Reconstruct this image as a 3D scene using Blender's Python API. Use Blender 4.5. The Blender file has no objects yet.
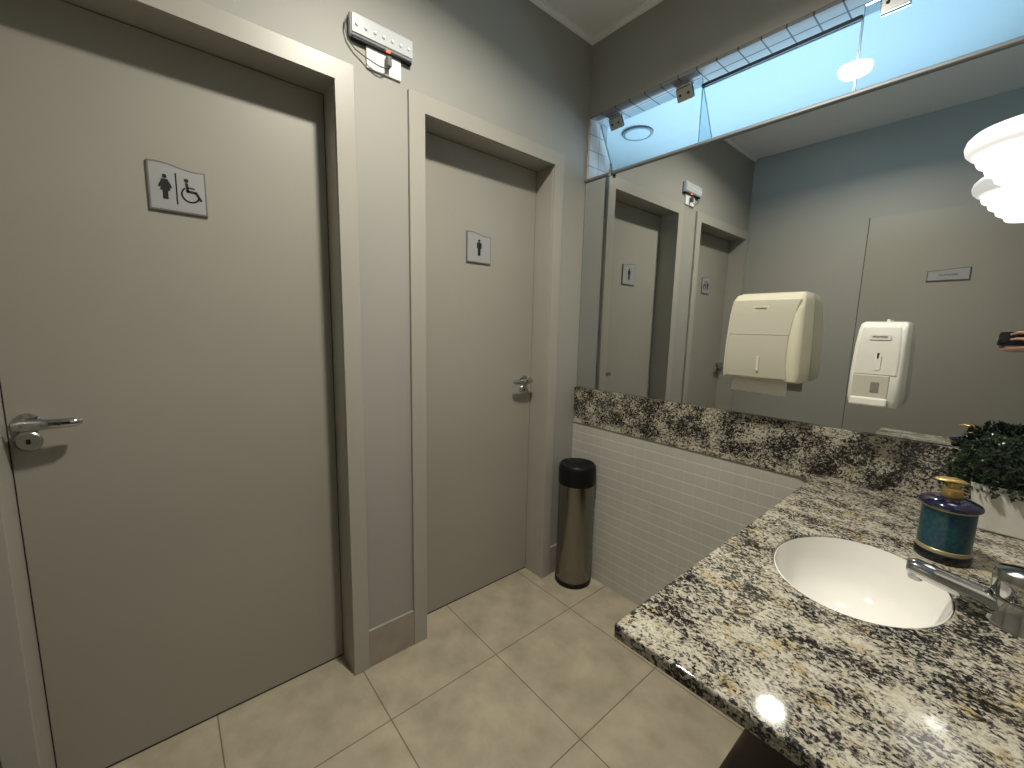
import bpy, bmesh, math, random
from mathutils import Vector, Matrix
random.seed(7)
PI = math.pi
S = bpy.context.scene
COL = S.collection

# ------------------------------------------------------------------ camera
cam_d = bpy.data.cameras.new('camera'); cam = bpy.data.objects.new('camera', cam_d); COL.objects.link(cam)
cam_d.sensor_fit = 'HORIZONTAL'; cam_d.sensor_width = 36.0; cam_d.lens = 410.6281 / 1024 * 36.0
cam_d.clip_start = 0.03; cam_d.clip_end = 60
CR = Vector((0.64546996, 0.76344341, 0.02286227))
CU = Vector((-0.11814767, 0.07022849, 0.99050951))
CB = Vector((0.75459238, -0.64204526, 0.13552944))
CP = Vector((1.4565, -1.7040, 1.3342))
cam.matrix_world = Matrix(((CR.x, CU.x, CB.x, CP.x), (CR.y, CU.y, CB.y, CP.y), (CR.z, CU.z, CB.z, CP.z), (0, 0, 0, 1)))
S.camera = cam

# ------------------------------------------------------------------ world, lights, exposure
w = bpy.data.worlds.new('world'); S.world = w; w.use_nodes = True
w.node_tree.nodes['Background'].inputs[0].default_value = (0.75, 0.87, 1.0, 1)
w.node_tree.nodes['Background'].inputs[1].default_value = 0.6
S.view_settings.view_transform = 'Standard'
S.view_settings.look = 'None'
S.view_settings.gamma = 1.0
S.view_settings.use_curve_mapping = False
S.view_settings.exposure = 0.08

def area(name, loc, target, sx, sy, power, color, shape='RECTANGLE', spread=180):
    d = bpy.data.lights.new(name, 'AREA'); d.energy = power; d.color = color; d.shape = shape
    d.size = sx; d.size_y = sy; d.spread = math.radians(spread)
    o = bpy.data.objects.new(name, d); COL.objects.link(o); o.location = loc
    o.rotation_euler = (Vector(target) - Vector(loc)).to_track_quat('-Z', 'Y').to_euler()
    return o
# daylight falling through the window of the neighbouring room
area('daylight', (0.2, 2.02, 1.45), (0.45, 0.0, 2.15), 2.2, 1.7, 100, (0.52, 0.80, 1.0), 'RECTANGLE', 110)
# light under the lens of the ceiling downlight and inside the pendant
area('downlight_light', (0.80, -1.05, 2.70), (0.80, -1.05, 0.0), 0.13, 0.13, 27, (1.0, 0.95, 0.82), 'DISK', 152)

# ------------------------------------------------------------------ materials
def mat(name, base, rough=0.5, metal=0.0, spec=0.5, **kw):
    m = bpy.data.materials.new(name); m.use_nodes = True
    b = m.node_tree.nodes['Principled BSDF']
    b.inputs['Base Color'].default_value = (*base, 1); b.inputs['Roughness'].default_value = rough
    b.inputs['Metallic'].default_value = metal; b.inputs['Specular IOR Level'].default_value = spec
    for k, v in kw.items():
        b.inputs[k.replace('_', ' ')].default_value = v
    return m
def nodes(m):
    return m.node_tree.nodes, m.node_tree.links, m.node_tree.nodes['Principled BSDF']
def noise_tint(m, c1, c2, scale=4.0, detail=4.0, bump=0.0, bscale=200.0, lo=0.35, hi=0.65):
    n, l, b = nodes(m)
    tc = n.new('ShaderNodeTexCoord'); no = n.new('ShaderNodeTexNoise'); no.inputs['Scale'].default_value = scale
    no.inputs['Detail'].default_value = detail
    r = n.new('ShaderNodeValToRGB'); r.color_ramp.elements[0].position = lo; r.color_ramp.elements[1].position = hi
    r.color_ramp.elements[0].color = (*c1, 1); r.color_ramp.elements[1].color = (*c2, 1)
    l.new(tc.outputs['Object'], no.inputs['Vector']); l.new(no.outputs['Fac'], r.inputs['Fac']); l.new(r.outputs['Color'], b.inputs['Base Color'])
    if bump:
        n2 = n.new('ShaderNodeTexNoise'); n2.inputs['Scale'].default_value = bscale; n2.inputs['Detail'].default_value = 3
        bp = n.new('ShaderNodeBump'); bp.inputs['Strength'].default_value = bump; bp.inputs['Distance'].default_value = 0.002
        l.new(tc.outputs['Object'], n2.inputs['Vector']); l.new(n2.outputs['Fac'], bp.inputs['Height']); l.new(bp.outputs['Normal'], b.inputs['Normal'])
    return m

M = {}
M['paint'] = noise_tint(mat('wall_paint', (.4, .38, .34), .55), (.300, .291, .262), (.320, .311, .282), 1.5, 3, .08, 260)
M['ceil'] = noise_tint(mat('ceiling_paint', (.6, .59, .56), .8), (.78, .775, .76), (.81, .805, .79), 1.2)
M['door'] = noise_tint(mat('door_lacquer', (.42, .39, .345), .42), (.302, .285, .247), (.317, .300, .261), 2.0, 3, .05, 300)
M['casing'] = noise_tint(mat('casing_lacquer', (.45, .42, .37), .38), (.345, .327, .288), (.36, .342, .303), 2.0, 3, .03, 300)
M['baseboard'] = noise_tint(mat('baseboard_stone', (.33, .29, .24), .4), (.27, .24, .20), (.32, .285, .24), 14, 5)
M['gap'] = mat('door_gap_shadow_strip', (.07, .062, .05), .9)
M['chrome'] = mat('chrome', (.48, .48, .475), .07, 1.0)
M['satin'] = mat('satin_steel', (.50, .49, .47), .28, 1.0)
M['alu'] = mat('aluminium', (.62, .63, .64), .35, 1.0)
M['black'] = mat('black_plastic', (.006, .006, .007), .4, 0, .2)
M['dark'] = mat('dark_gasket', (.01, .012, .016), .6)
M['white'] = mat('white_plastic', (.78, .77, .74), .4)
M['whitec'] = mat('white_ceramic', (.80, .785, .75), .08, 0, .6)
M['pot'] = noise_tint(mat('pot_ceramic', (.7, .68, .63), .45), (.62, .60, .55), (.74, .72, .68), 18, 3)
M['gold'] = mat('gold_plastic', (.50, .36, .13), .32, .7); M['goldband'] = mat('pale_gold_print', (.36, .32, .17), .35, .3)
M['navy'] = mat('navy_plastic', (.003, .0035, .032), .12, 0, .6, Coat_Weight=.6)
M['navyglass'] = mat('navy_glass', (.002, .002, .008), .1, 0, .6)
M['plate'] = mat('sign_plate', (.37, .37, .375), .38, .25)
M['plateedge'] = mat('sign_plate_edge', (.15, .15, .15), .4, .2)
M['ink'] = mat('sign_ink', (.006, .006, .007), .45)
M['wood'] = noise_tint(mat('dark_wood', (.05, .03, .018), .45), (.040, .024, .014), (.085, .052, .03), 9, 6)
M['led'] = mat('led_lens', (.8, .8, .8), .15)
M['mirror'] = mat('mirror_silver', (.66, .68, .675), .0, 1.0)
M['mirredge'] = mat('mirror_glass_edge', (.10, .22, .18), .15)
M['cable'] = mat('grey_plastic', (.10, .105, .11), .5)
M['screen'] = mat('phone_black', (.006, .006, .008), .12)
M['hall'] = noise_tint(mat('hall_paint', (.55, .56, .56), .7), (.35, .355, .355), (.375, .38, .38), 1.0)

# glossy, slightly worn plastic of the emergency light bar
M['bar'] = mat('grey_acrylic', (.50, .51, .53), .25, 0, .5)

def emis(name, color, strength, base=(.8, .8, .8)):
    m = mat(name, base, .4); b = m.node_tree.nodes['Principled BSDF']
    b.inputs['Emission Color'].default_value = (*color, 1); b.inputs['Emission Strength'].default_value = strength
    return m
M['lens'] = emis('downlight_lens', (1, .95, .85), 28)
M['lens2'] = emis('hall_downlight_lens', (1, .98, .92), 6)
M['lensoff'] = mat('downlight_lens_off', (.34, .36, .38), .5)
M['shade'] = emis('pendant_acrylic', (1.0, .965, .90), 2.6)
M['shadetop'] = emis('pendant_acrylic_upper', (1.0, .97, .92), .62)
M['bulb'] = emis('pendant_bulb', (1.0, .95, .86), 18)
M['red'] = emis('red_indicator', (1, .08, .03), 4, (.5, .02, .01))

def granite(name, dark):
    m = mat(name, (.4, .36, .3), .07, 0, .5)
    n, l, b = nodes(m)
    def N(t, **kw):
        q = n.new(t)
        for k, v in kw.items(): q.inputs[k.replace('_', ' ')].default_value = v
        return q
    def math_(op, a, c, c2=None):
        q = n.new('ShaderNodeMath'); q.operation = op
        for i_, v in enumerate((a, c, c2)):
            if v is None: continue
            if isinstance(v, (int, float)): q.inputs[i_].default_value = v
            else: l.new(v, q.inputs[i_])
        return q.outputs[0]
    tc = n.new('ShaderNodeTexCoord'); mp = n.new('ShaderNodeMapping'); mp.inputs['Rotation'].default_value = (.4, .3, .6); mp.inputs['Scale'].default_value = (1.0, 1.25, 1.1)
    l.new(tc.outputs['Object'], mp.inputs['Vector'])
    wn = N('ShaderNodeTexNoise', Scale=60, Detail=3); l.new(mp.outputs[0], wn.inputs['Vector'])
    wm = n.new('ShaderNodeMixRGB'); wm.blend_type = 'ADD'; wm.inputs[0].default_value = .012
    l.new(mp.outputs[0], wm.inputs[1]); l.new(wn.outputs['Color'], wm.inputs[2])
    def cells(sc):
        v = N('ShaderNodeTexVoronoi', Scale=sc); l.new(wm.outputs[0], v.inputs['Vector'])
        sp = n.new('ShaderNodeSeparateColor'); l.new(v.outputs['Color'], sp.inputs[0]); return sp
    c1 = cells(165); c2 = cells(300)
    fine = N('ShaderNodeTexNoise', Scale=230, Detail=4, Roughness=.6); l.new(wm.outputs[0], fine.inputs['Vector'])
    big = N('ShaderNodeTexNoise', Scale=13, Detail=5); l.new(mp.outputs[0], big.inputs['Vector'])
    v = math_('MULTIPLY', c1.outputs[0], .40)
    v = math_('MULTIPLY_ADD', c2.outputs[0], .25, v)
    v = math_('MULTIPLY_ADD', fine.outputs['Fac'], .9, v)
    v = math_('MULTIPLY_ADD', big.outputs['Fac'], 1.05, v)
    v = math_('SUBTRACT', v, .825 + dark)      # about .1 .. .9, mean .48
    r = n.new('ShaderNodeValToRGB'); cr = r.color_ramp
    cr.elements[0].position = .26; cr.elements[0].color = (.012, .011, .011, 1)
    cr.elements[1].position = .95; cr.elements[1].color = (.52, .49, .41, 1)
    for p_, c_ in ((.36, (.035, .032, .030)), (.43, (.13, .118, .10)), (.50, (.26, .235, .19)), (.58, (.36, .335, .27)), (.72, (.44, .415, .34))):
        e = cr.elements.new(p_); e.color = (*c_, 1)
    l.new(v, r.inputs['Fac'])
    tan = N('ShaderNodeTexNoise', Scale=24, Detail=3); l.new(wm.outputs[0], tan.inputs['Vector'])
    tr = n.new('ShaderNodeValToRGB'); tr.color_ramp.elements[0].position = .56; tr.color_ramp.elements[1].position = .72
    l.new(tan.outputs['Fac'], tr.inputs['Fac'])
    mm = n.new('ShaderNodeMixRGB'); mm.blend_type = 'MULTIPLY'; mm.inputs[2].default_value = (.86, .72, .46, 1)
    l.new(tr.outputs['Color'], mm.inputs[0]); l.new(r.outputs['Color'], mm.inputs[1])
    l.new(mm.outputs[0], b.inputs['Base Color'])
    return m
M['granite'] = granite('granite', -.03); M['granite_shaded'] = granite('granite_upstand_shaded', .06)  # second copy is the same granite with the upstand's shade in its colour

def brick(name, w_, h_, mortar, c1, c2, cm, plane, off=(0, 0), rough=.35, bump=.3, nscale=6, namt=.25, msmooth=.1, kx=1.0):
    m = mat(name, c1, rough); n, l, b = nodes(m)
    tc = n.new('ShaderNodeTexCoord'); sp = n.new('ShaderNodeSeparateXYZ'); cb = n.new('ShaderNodeCombineXYZ')
    l.new(tc.outputs['Object'], sp.inputs[0])
    for i, ax in enumerate(plane):
        ad = n.new('ShaderNodeMath'); ad.operation = 'ADD'; ad.inputs[1].default_value = -off[i] + 100 * (w_, h_)[i]
        l.new(sp.outputs[ax], ad.inputs[0])
        sc = n.new('ShaderNodeMath'); sc.operation = 'MULTIPLY'; sc.inputs[1].default_value = (kx, 1)[i]
        l.new(ad.outputs[0], sc.inputs[0]); l.new(sc.outputs[0], cb.inputs[i])
    t = n.new('ShaderNodeTexBrick'); t.offset = 0; t.squash = 1
    t.inputs['Scale'].default_value = 1; t.inputs['Mortar Size'].default_value = mortar; t.inputs['Mortar Smooth'].default_value = msmooth
    t.inputs['Brick Width'].default_value = w_ * kx; t.inputs['Row Height'].default_value = h_
    t.inputs['Color1'].default_value = (*c1, 1); t.inputs['Color2'].default_value = (*c2, 1); t.inputs['Mortar'].default_value = (*cm, 1)
    l.new(cb.outputs[0], t.inputs['Vector'])
    no = n.new('ShaderNodeTexNoise'); no.inputs['Scale'].default_value = nscale; no.inputs['Detail'].default_value = 6; no.inputs['Roughness'].default_value = .6
    l.new(tc.outputs['Object'], no.inputs['Vector'])
    mr = n.new('ShaderNodeMapRange'); mr.inputs[1].default_value = .3; mr.inputs[2].default_value = .7; mr.inputs[3].default_value = 1 - namt; mr.inputs[4].default_value = 1 + namt
    l.new(no.outputs['Fac'], mr.inputs[0])
    mx = n.new('ShaderNodeMixRGB'); mx.blend_type = 'MULTIPLY'; mx.inputs[0].default_value = 1
    l.new(t.outputs['Color'], mx.inputs[1]); l.new(mr.outputs[0], mx.inputs[2]); l.new(mx.outputs[0], b.inputs['Base Color'])
    bp = n.new('ShaderNodeBump'); bp.invert = True; bp.inputs['Strength'].default_value = bump; bp.inputs['Distance'].default_value = .002
    l.new(t.outputs['Fac'], bp.inputs['Height']); l.new(bp.outputs['Normal'], b.inputs['Normal'])
    return m
M['floor'] = brick('floor_tiles', .452, .452, .0022, (.36, .315, .232), (.385, .335, .248), (.15, .12, .08), ('X', 'Y'), (.269, -.295), .42, .12, 7, .2)
M['mosaic'] = brick('mosaic_tiles', .0490, .0490, .0018, (.445, .43, .39), (.46, .445, .405), (.62, .605, .565), ('X', 'Z'), (.004, .834), .25, .35, 3, .06, .1, 5.0)
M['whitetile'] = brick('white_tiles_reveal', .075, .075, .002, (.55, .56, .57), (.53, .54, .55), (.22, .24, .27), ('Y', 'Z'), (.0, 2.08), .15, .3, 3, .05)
M['whitetile_shaded'] = brick('white_tiles_soffit_shaded', .078, .075, .0028, (.27, .272, .277), (.255, .257, .262), (.07, .075, .082), ('X', 'Y'), (.0, -.012), .8, .3, 3, .05)  # white tile greyed down, the soffit's shade is put into the colour

M['whitetile_shaded'].node_tree.nodes['Principled BSDF'].inputs['Specular IOR Level'].default_value = .1
def thin_glass(name, tint, gloss=.08):
    m = bpy.data.materials.new(name); m.use_nodes = True; n, l = m.node_tree.nodes, m.node_tree.links
    n.remove(n['Principled BSDF']); out = n['Material Output']
    tr = n.new('ShaderNodeBsdfTransparent'); tr.inputs[0].default_value = (*tint, 1)
    gl = n.new('ShaderNodeBsdfGlossy'); gl.inputs['Roughness'].default_value = .01
    fr = n.new('ShaderNodeFresnel'); fr.inputs[0].default_value = 1.45
    mx = n.new('ShaderNodeMixShader'); l.new(fr.outputs[0], mx.inputs[0]); l.new(tr.outputs[0], mx.inputs[1]); l.new(gl.outputs[0], mx.inputs[2])
    l.new(mx.outputs[0], out.inputs[0]); return m
M['glass'] = thin_glass('tempered_glass', (.87, .94, .97))
M['glassedge'] = mat('tempered_glass_edge', (.35, .55, .62), .2, 0, .5)

def translucent(name, c, c2, mixf=.35):
    m = mat(name, c, .28, 0, .5); n, l, b = nodes(m)
    b.inputs['Subsurface Weight'].default_value = mixf; b.inputs['Subsurface Radius'].default_value = (.02, .018, .012); b.inputs['Subsurface Scale'].default_value = .5
    return m
M['cream'] = translucent('cream_plastic', (.62, .59, .46), None)
M['creamface'] = mat('translucent_cream_cover', (.46, .44, .36), .2)
M['soapwhite'] = mat('milky_plastic', (.74, .74, .68), .25)
M['soapface'] = mat('translucent_milky_cover', (.64, .63, .57), .22)
M['soapdark'] = mat('soap_window_frame', (.50, .48, .40), .3)
M['soapnozzle'] = mat('soap_pouch_grey', (.20, .19, .16), .5)
M['paper'] = mat('paper_towel', (.72, .71, .67), .9)
M['label'] = noise_tint(mat('teal_label', (.02, .14, .15), .3), (.002, .022, .07), (.012, .075, .070), 130, 5)
M['leaf'] = noise_tint(mat('boxwood_leaf', (.04, .1, .03), .3), (.008, .018, .010), (.050, .085, .042), 35, 3)
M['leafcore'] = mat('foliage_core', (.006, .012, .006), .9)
M['skin'] = noise_tint(mat('skin', (.5, .28, .2), .5), (.46, .25, .175), (.55, .33, .25), 20)
M['shirt'] = noise_tint(mat('shirt_cotton', (.03, .03, .035), .9), (.025, .026, .03), (.04, .04, .047), 60)
M['jeans'] = noise_tint(mat('denim', (.03, .045, .08), .9), (.025, .037, .07), (.045, .06, .10), 80)
M['hair'] = mat('dark_hair', (.012, .009, .007), .5)
M['shoe'] = mat('shoe_leather', (.02, .018, .016), .5)

# ------------------------------------------------------------------ mesh helpers
def new(): return bmesh.new()
def box(bm, x0, x1, y0, y1, z0, z1, bev=0.0, seg=2):
    r = bmesh.ops.create_cube(bm, size=1.0)
    vs = r['verts']
    for v in vs:
        v.co = Vector(((x0 + x1) / 2 + v.co.x * (x1 - x0), (y0 + y1) / 2 + v.co.y * (y1 - y0), (z0 + z1) / 2 + v.co.z * (z1 - z0)))
    if bev:
        es = set(e for v in vs for e in v.link_edges)
        bmesh.ops.bevel(bm, geom=list(es), offset=bev, segments=seg, affect='EDGES', profile=.5)
    return bm
def lathe(bm, prof, n=48, center=(0, 0), sx=1.0, sy=1.0, cap0=True, cap1=True):
    rings = []
    for r, z in prof:
        rings.append([bm.verts.new((center[0] + r * sx * math.cos(2 * PI * i / n), center[1] + r * sy * math.sin(2 * PI * i / n), z)) for i in range(n)])
    for a, b in zip(rings, rings[1:]):
        for i in range(n):
            bm.faces.new((a[i], a[(i + 1) % n], b[(i + 1) % n], b[i]))
    if cap0: bm.faces.new(list(reversed(rings[0])))
    if cap1: bm.faces.new(rings[-1])
    return bm
def frame_of(t):
    t = t.normalized(); a = Vector((0, 0, 1)) if abs(t.z) < .9 else Vector((1, 0, 0))
    s = t.cross(a).normalized(); return s, s.cross(t).normalized()
def tube(bm, pts, rad, n=12, ry=None):
    pts = [Vector(p) for p in pts]
    if not isinstance(rad, (list, tuple)): rad = [rad] * len(pts)
    rings = []
    for i, p in enumerate(pts):
        t = pts[min(i + 1, len(pts) - 1)] - pts[max(i - 1, 0)]
        s, u = frame_of(t); r = rad[i]; q = r if ry is None else ry[i] if isinstance(ry, (list, tuple)) else ry
        rings.append([bm.verts.new(p + s * r * math.cos(2 * PI * k / n) + u * q * math.sin(2 * PI * k / n)) for k in range(n)])
    for a, b in zip(rings, rings[1:]):
        for i in range(n):
            bm.faces.new((a[i], a[(i + 1) % n], b[(i + 1) % n], b[i]))
    bm.faces.new(list(reversed(rings[0]))); bm.faces.new(rings[-1])
    return bm
def prism(bm, poly, axis, a0, a1, bev=0.0):
    """polygon poly (2D) extruded along axis; x: poly=(y,z)  y: poly=(x,z)  z: poly=(x,y)"""
    def P(p, a): return (a, p[0], p[1]) if axis == 'x' else (p[0], a, p[1]) if axis == 'y' else (p[0], p[1], a)
    A = [bm.verts.new(P(p, a0)) for p in poly]; B = [bm.verts.new(P(p, a1)) for p in poly]
    fs = [bm.faces.new(A), bm.faces.new(list(reversed(B)))]
    n = len(poly)
    for i in range(n): bm.faces.new((A[i], B[i], B[(i + 1) % n], A[(i + 1) % n]))
    if bev:
        es = [e for f in fs for e in f.edges]
        bmesh.ops.bevel(bm, geom=es, offset=bev, segments=2, affect='EDGES', profile=.5)
    return bm
def disc_poly(cx, cy, r, n=24): return [(cx + r * math.cos(2 * PI * i / n), cy + r * math.sin(2 * PI * i / n)) for i in range(n)]
def rrect(x0, x1, y0, y1, r, n=5):
    out = []
    for cx, cy, a in ((x1 - r, y1 - r, 0), (x0 + r, y1 - r, PI / 2), (x0 + r, y0 + r, PI), (x1 - r, y0 + r, 3 * PI / 2)):
        for i in range(n + 1):
            t = a + PI / 2 * i / n; out.append((cx + r * math.cos(t), cy + r * math.sin(t)))
    return out
def obj(name, bm, m, parent=None, smooth=None, loc=None, rot=None):
    bmesh.ops.recalc_face_normals(bm, faces=bm.faces[:])
    me = bpy.data.meshes.new(name); bm.to_mesh(me); bm.free()
    for mm in (m if isinstance(m, (list, tuple)) else [m]): me.materials.append(mm)
    if smooth is not None:
        for p in me.polygons: p.use_smooth = True
        me.set_sharp_from_angle(angle=math.radians(smooth))
    o = bpy.data.objects.new(name, me); COL.objects.link(o)
    if parent: o.parent = parent
    if loc: o.location = loc
    if rot: o.rotation_euler = rot
    return o
def tag(o, label=None, cat=None, group=None, kind=None):
    if label: o['label'] = label
    if cat: o['category'] = cat
    if group: o['group'] = group
    if kind: o['kind'] = kind
    return o
def thing(name, label, cat, loc=(0, 0, 0), rotz=0, group=None):
    o = bpy.data.objects.new(name, None); COL.objects.link(o); o.empty_display_size = .05
    o.location = loc; o.rotation_euler = (0, 0, rotz)
    return tag(o, label, cat, group)
def struct(name, bm, m, label=None, smooth=None):
    o = obj(name, bm, m, None, smooth); o['kind'] = 'structure'
    if label: o['label'] = label
    return o
def text_mesh(txt, size, depth=.0004, mirror=False):
    c = bpy.data.curves.new('text', 'FONT'); c.body = txt; c.size = size; c.extrude = depth; c.align_x = 'CENTER'; c.align_y = 'CENTER'
    o = bpy.data.objects.new('text', c); COL.objects.link(o)
    dg = bpy.context.evaluated_depsgraph_get(); me = bpy.data.meshes.new_from_object(o.evaluated_get(dg))
    bpy.data.objects.remove(o); bm = bmesh.new(); bm.from_mesh(me); bpy.data.meshes.remove(me); return bm
def xf(bm, mtx): bmesh.ops.transform(bm, matrix=mtx, verts=bm.verts[:]); return bm

# ------------------------------------------------------------------ dimensions (metres): doors in x=0, mirror wall in y=0
ZC = 2.731; BACK = -2.0775; RIGHT = 3.05
D1 = (-2.018, -1.231); D2 = (-.9245, -.2378); HD = 2.10; LEAF = -.114; CW = .058; CX = .015
ZT, ZW = 2.080, 2.384; WT = .13
ZB = 1.027; ZK = .858; SL = .022
KX, KY, KR = 1.102, -1.173, 1.66

# ------------------------------------------------------------------ the room
struct('floor', box(new(), -.15, RIGHT + .1, BACK - .1, 0.0, -.08, 0), M['floor'], 'beige square ceramic floor tiles with brown grout')
struct('ceiling', box(new(), -.15, RIGHT + .1, BACK - .1, .14, ZC, ZC + .08), M['ceil'], 'plain off-white plaster ceiling')
b = new(); g = .03
box(b, -.15, 0, BACK - .1, D1[0] - g, 0, ZC); box(b, -.15, 0, D1[1] + g, D2[0] - g, 0, ZC); box(b, -.15, 0, D2[1] + g, WT, 0, ZC)
box(b, -.15, 0, D1[0] - g, D1[1] + g, HD + g, ZC); box(b, -.15, 0, D2[0] - g, D2[1] + g, HD + g, ZC)
struct('wall_left', b, M['paint'], 'grey-beige painted wall holding the two restroom doors')
b = new()
box(b, 0, RIGHT + .1, 0, WT, 0, ZT); box(b, 0, RIGHT + .1, 0, WT, ZW, ZC); box(b, KR, RIGHT + .1, 0, WT, ZT, ZW)
struct('wall_front', b, M['paint'], 'wall carrying the mirror below a high strip window')
struct('wall_back', box(new(), 0, RIGHT + .1, BACK - .1, BACK, 0, ZC), M['paint'], 'grey painted wall seen in the mirror')
struct('wall_right', box(new(), RIGHT, RIGHT + .1, BACK, 0, 0, ZC), M['paint'])
struct('wall_counter', box(new(), KR, KR + .10, -1.25, 0, 0, ZC), M['paint'], 'short side wall at the end of the granite counter')
struct('wall_tiling', box(new(), 0, KR, -.018, 0, 0, .834), M['mosaic'], 'small square light grey mosaic tiles below the granite upstand')
# crown trim round the ceiling
b = new(); t = .016
prism(b, [(0, ZC), (0, ZC - .022), (t * .6, ZC - .020), (t, ZC - .012), (t, ZC)], 'y', BACK, 0)
struct('trim_1', b, M['ceil'], 'narrow ceiling moulding above the doors')
b = new()
prism(b, [(0, ZC), (0, ZC - .022), (-t * .6, ZC - .020), (-t, ZC - .012), (-t, ZC)], 'x', 0, KR)
struct('trim_2', b, M['ceil'], 'narrow ceiling moulding above the strip window')
# tiled lining of the window opening
struct('trim_3', box(new(), 0, .012, .002, WT, ZT, ZW), M['whitetile'], 'white tiled reveal at the left end of the strip window')
struct('trim_4', box(new(), .012, KR, .002, WT, ZW - .012, ZW), M['whitetile_shaded'], 'white tiled soffit over the strip window')
struct('trim_5', box(new(), .012, KR, .012, WT, ZT, ZT + .008), M['whitetile_shaded'], 'tiled sill of the strip window')
# baseboards
b = new(); box(b, 0, .012, D1[1] + CW, D2[0] - CW, 0, .155, .002); struct('baseboard_left', b, M['baseboard'], 'short brownish tile baseboard between the two doors')
b = new(); box(b, 0, .012, D2[1] + CW, -.019, 0, .155, .002); struct('baseboard_corner', b, M['baseboard'])
b = new(); box(b, 0, .76, BACK, BACK + .012, 0, .155, .002); struct('baseboard_back', b, M['baseboard'])

# neighbouring room behind the strip window
b = new(); HY = 2.05
box(b, -2.6, -2.5, WT, HY + .1, 0, 2.85); box(b, 3.6, 3.7, WT, HY + .1, 0, 2.85)
box(b, -2.6, -.95, HY, HY + .1, 0, 2.85); box(b, 1.35, 3.7, HY, HY + .1, 0, 2.85); box(b, -.95, 1.35, HY, HY + .1, 0, .5); box(b, -.95, 1.35, HY, HY + .1, 2.4, 2.85)
box(b, -2.6, 0, WT, WT + .02, 0, 2.85); box(b, RIGHT, 3.7, WT, WT + .02, 0, 2.85)
struct('wall_hall', b, M['hall'], 'white walls of the room beyond the strip window')
struct('ceiling_hall', box(new(), -2.6, 3.7, WT, HY + .1, 2.75, 2.85), M['hall'], 'pale ceiling beyond the strip window washed in blue daylight')
struct('floor_hall', box(new(), -2.6, 3.7, WT, HY + .1, -.08, 0), M['hall'])

# ------------------------------------------------------------------ doors
def pic_woman(b, cx, cz, s, x):
    prism(b, disc_poly(cx, cz + .78 * s, .14 * s), 'x', x, x + .0012)
    prism(b, [(cx - .17 * s, cz + .58 * s), (cx + .17 * s, cz + .58 * s), (cx + .42 * s, cz + .02 * s), (cx + .30 * s, cz - .04 * s), (cx + .22 * s, cz + .08 * s), (cx + .30 * s, cz - .22 * s), (cx + .16 * s, cz - .24 * s),
              (cx + .16 * s, cz - .85 * s), (cx - .16 * s, cz - .85 * s), (cx - .16 * s, cz - .24 * s), (cx - .30 * s, cz - .22 * s), (cx - .22 * s, cz + .08 * s), (cx - .30 * s, cz - .04 * s), (cx - .42 * s, cz + .02 * s)], 'x', x, x + .0012)
def pic_man(b, cx, cz, s, x):
    prism(b, disc_poly(cx, cz + .80 * s, .15 * s), 'x', x, x + .0012)
    prism(b, [(cx - .25 * s, cz + .60 * s), (cx + .25 * s, cz + .60 * s), (cx + .33 * s, cz + .50 * s), (cx + .33 * s, cz - .05 * s), (cx + .20 * s, cz - .08 * s),
              (cx + .19 * s, cz - .90 * s), (cx - .19 * s, cz - .90 * s), (cx - .20 * s, cz - .08 * s), (cx - .33 * s, cz - .05 * s), (cx - .33 * s, cz + .50 * s)], 'x', x, x + .0012)
def pic_chair(b, cx, cz, s, x):
    prism(b, disc_poly(cx - .18 * s, cz + .80 * s, .14 * s), 'x', x, x + .0012)
    def band(pts, wd):
        for p, q in zip(pts, pts[1:]):
            dx, dz = q[0] - p[0], q[1] - p[1]; L = math.hypot(dx, dz) or 1; nx, nz = -dz / L * wd / 2, dx / L * wd / 2; ex, ez = dx / L * wd * .3, dz / L * wd * .3
            prism(b, [(p[0] + nx - ex, p[1] + nz - ez), (q[0] + nx + ex, q[1] + nz + ez), (q[0] - nx + ex, q[1] - nz + ez), (p[0] - nx - ex, p[1] - nz - ez)], 'x', x, x + .0012)
    band([(cx - .17 * s, cz + .55 * s), (cx - .13 * s, cz + .02 * s), (cx + .38 * s, cz + .0 * s), (cx + .66 * s, cz - .52 * s)], .17 * s)
    band([(cx - .14 * s, cz + .30 * s), (cx + .28 * s, cz + .28 * s)], .10 * s)
    arc = [(cx + .03 * s + .54 * s * math.cos(a), cz - .22 * s + .54 * s * math.sin(a)) for a in [math.radians(128 + 215 * i / 18) for i in range(19)]]
    band(arc, .095 * s)
def wavy(y0, y1, z0, z1, amp, n=14):
    top = [(y0 + (y1 - y0) * i / n, z1 - amp * (.5 - .5 * math.cos(PI * i / n)) * 1.0 + amp * .35 * math.sin(2 * PI * i / n)) for i in range(n + 1)]
    return [(y0, z0)] + [(y1, z0)] + list(reversed(top))
def sign_plate(name, label, y0, y1, z0, z1, kind):
    t = thing(name, label, 'sign', (LEAF + .0005, (y0 + y1) / 2, z0))
    hw, h = (y1 - y0) / 2, z1 - z0
    b = new(); prism(b, wavy(-hw, hw, 0, h, .008), 'x', 0, .006, .0012); obj('backing_plate', b, M['plateedge'], t)
    b = new(); prism(b, wavy(-hw + .0045, hw - .004, .005, h - .0045, .0075), 'x', .006, .0068); obj('face', b, M['plate'], t)
    b = new()
    if kind == 'wc':
        pic_woman(b, -.028, h * .50, .037, .0068)
        prism(b, [(-.0045, h * .18), (-.0015, h * .18), (-.0015, h * .82), (-.0045, h * .82)], 'x', .0068, .0080)
        pic_chair(b, .027, h * .48, .037, .0068)
    else:
        pic_man(b, 0, h * .51, .038, .0068)
    obj('pictogram', b, M['ink'], t)
    return t
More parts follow.
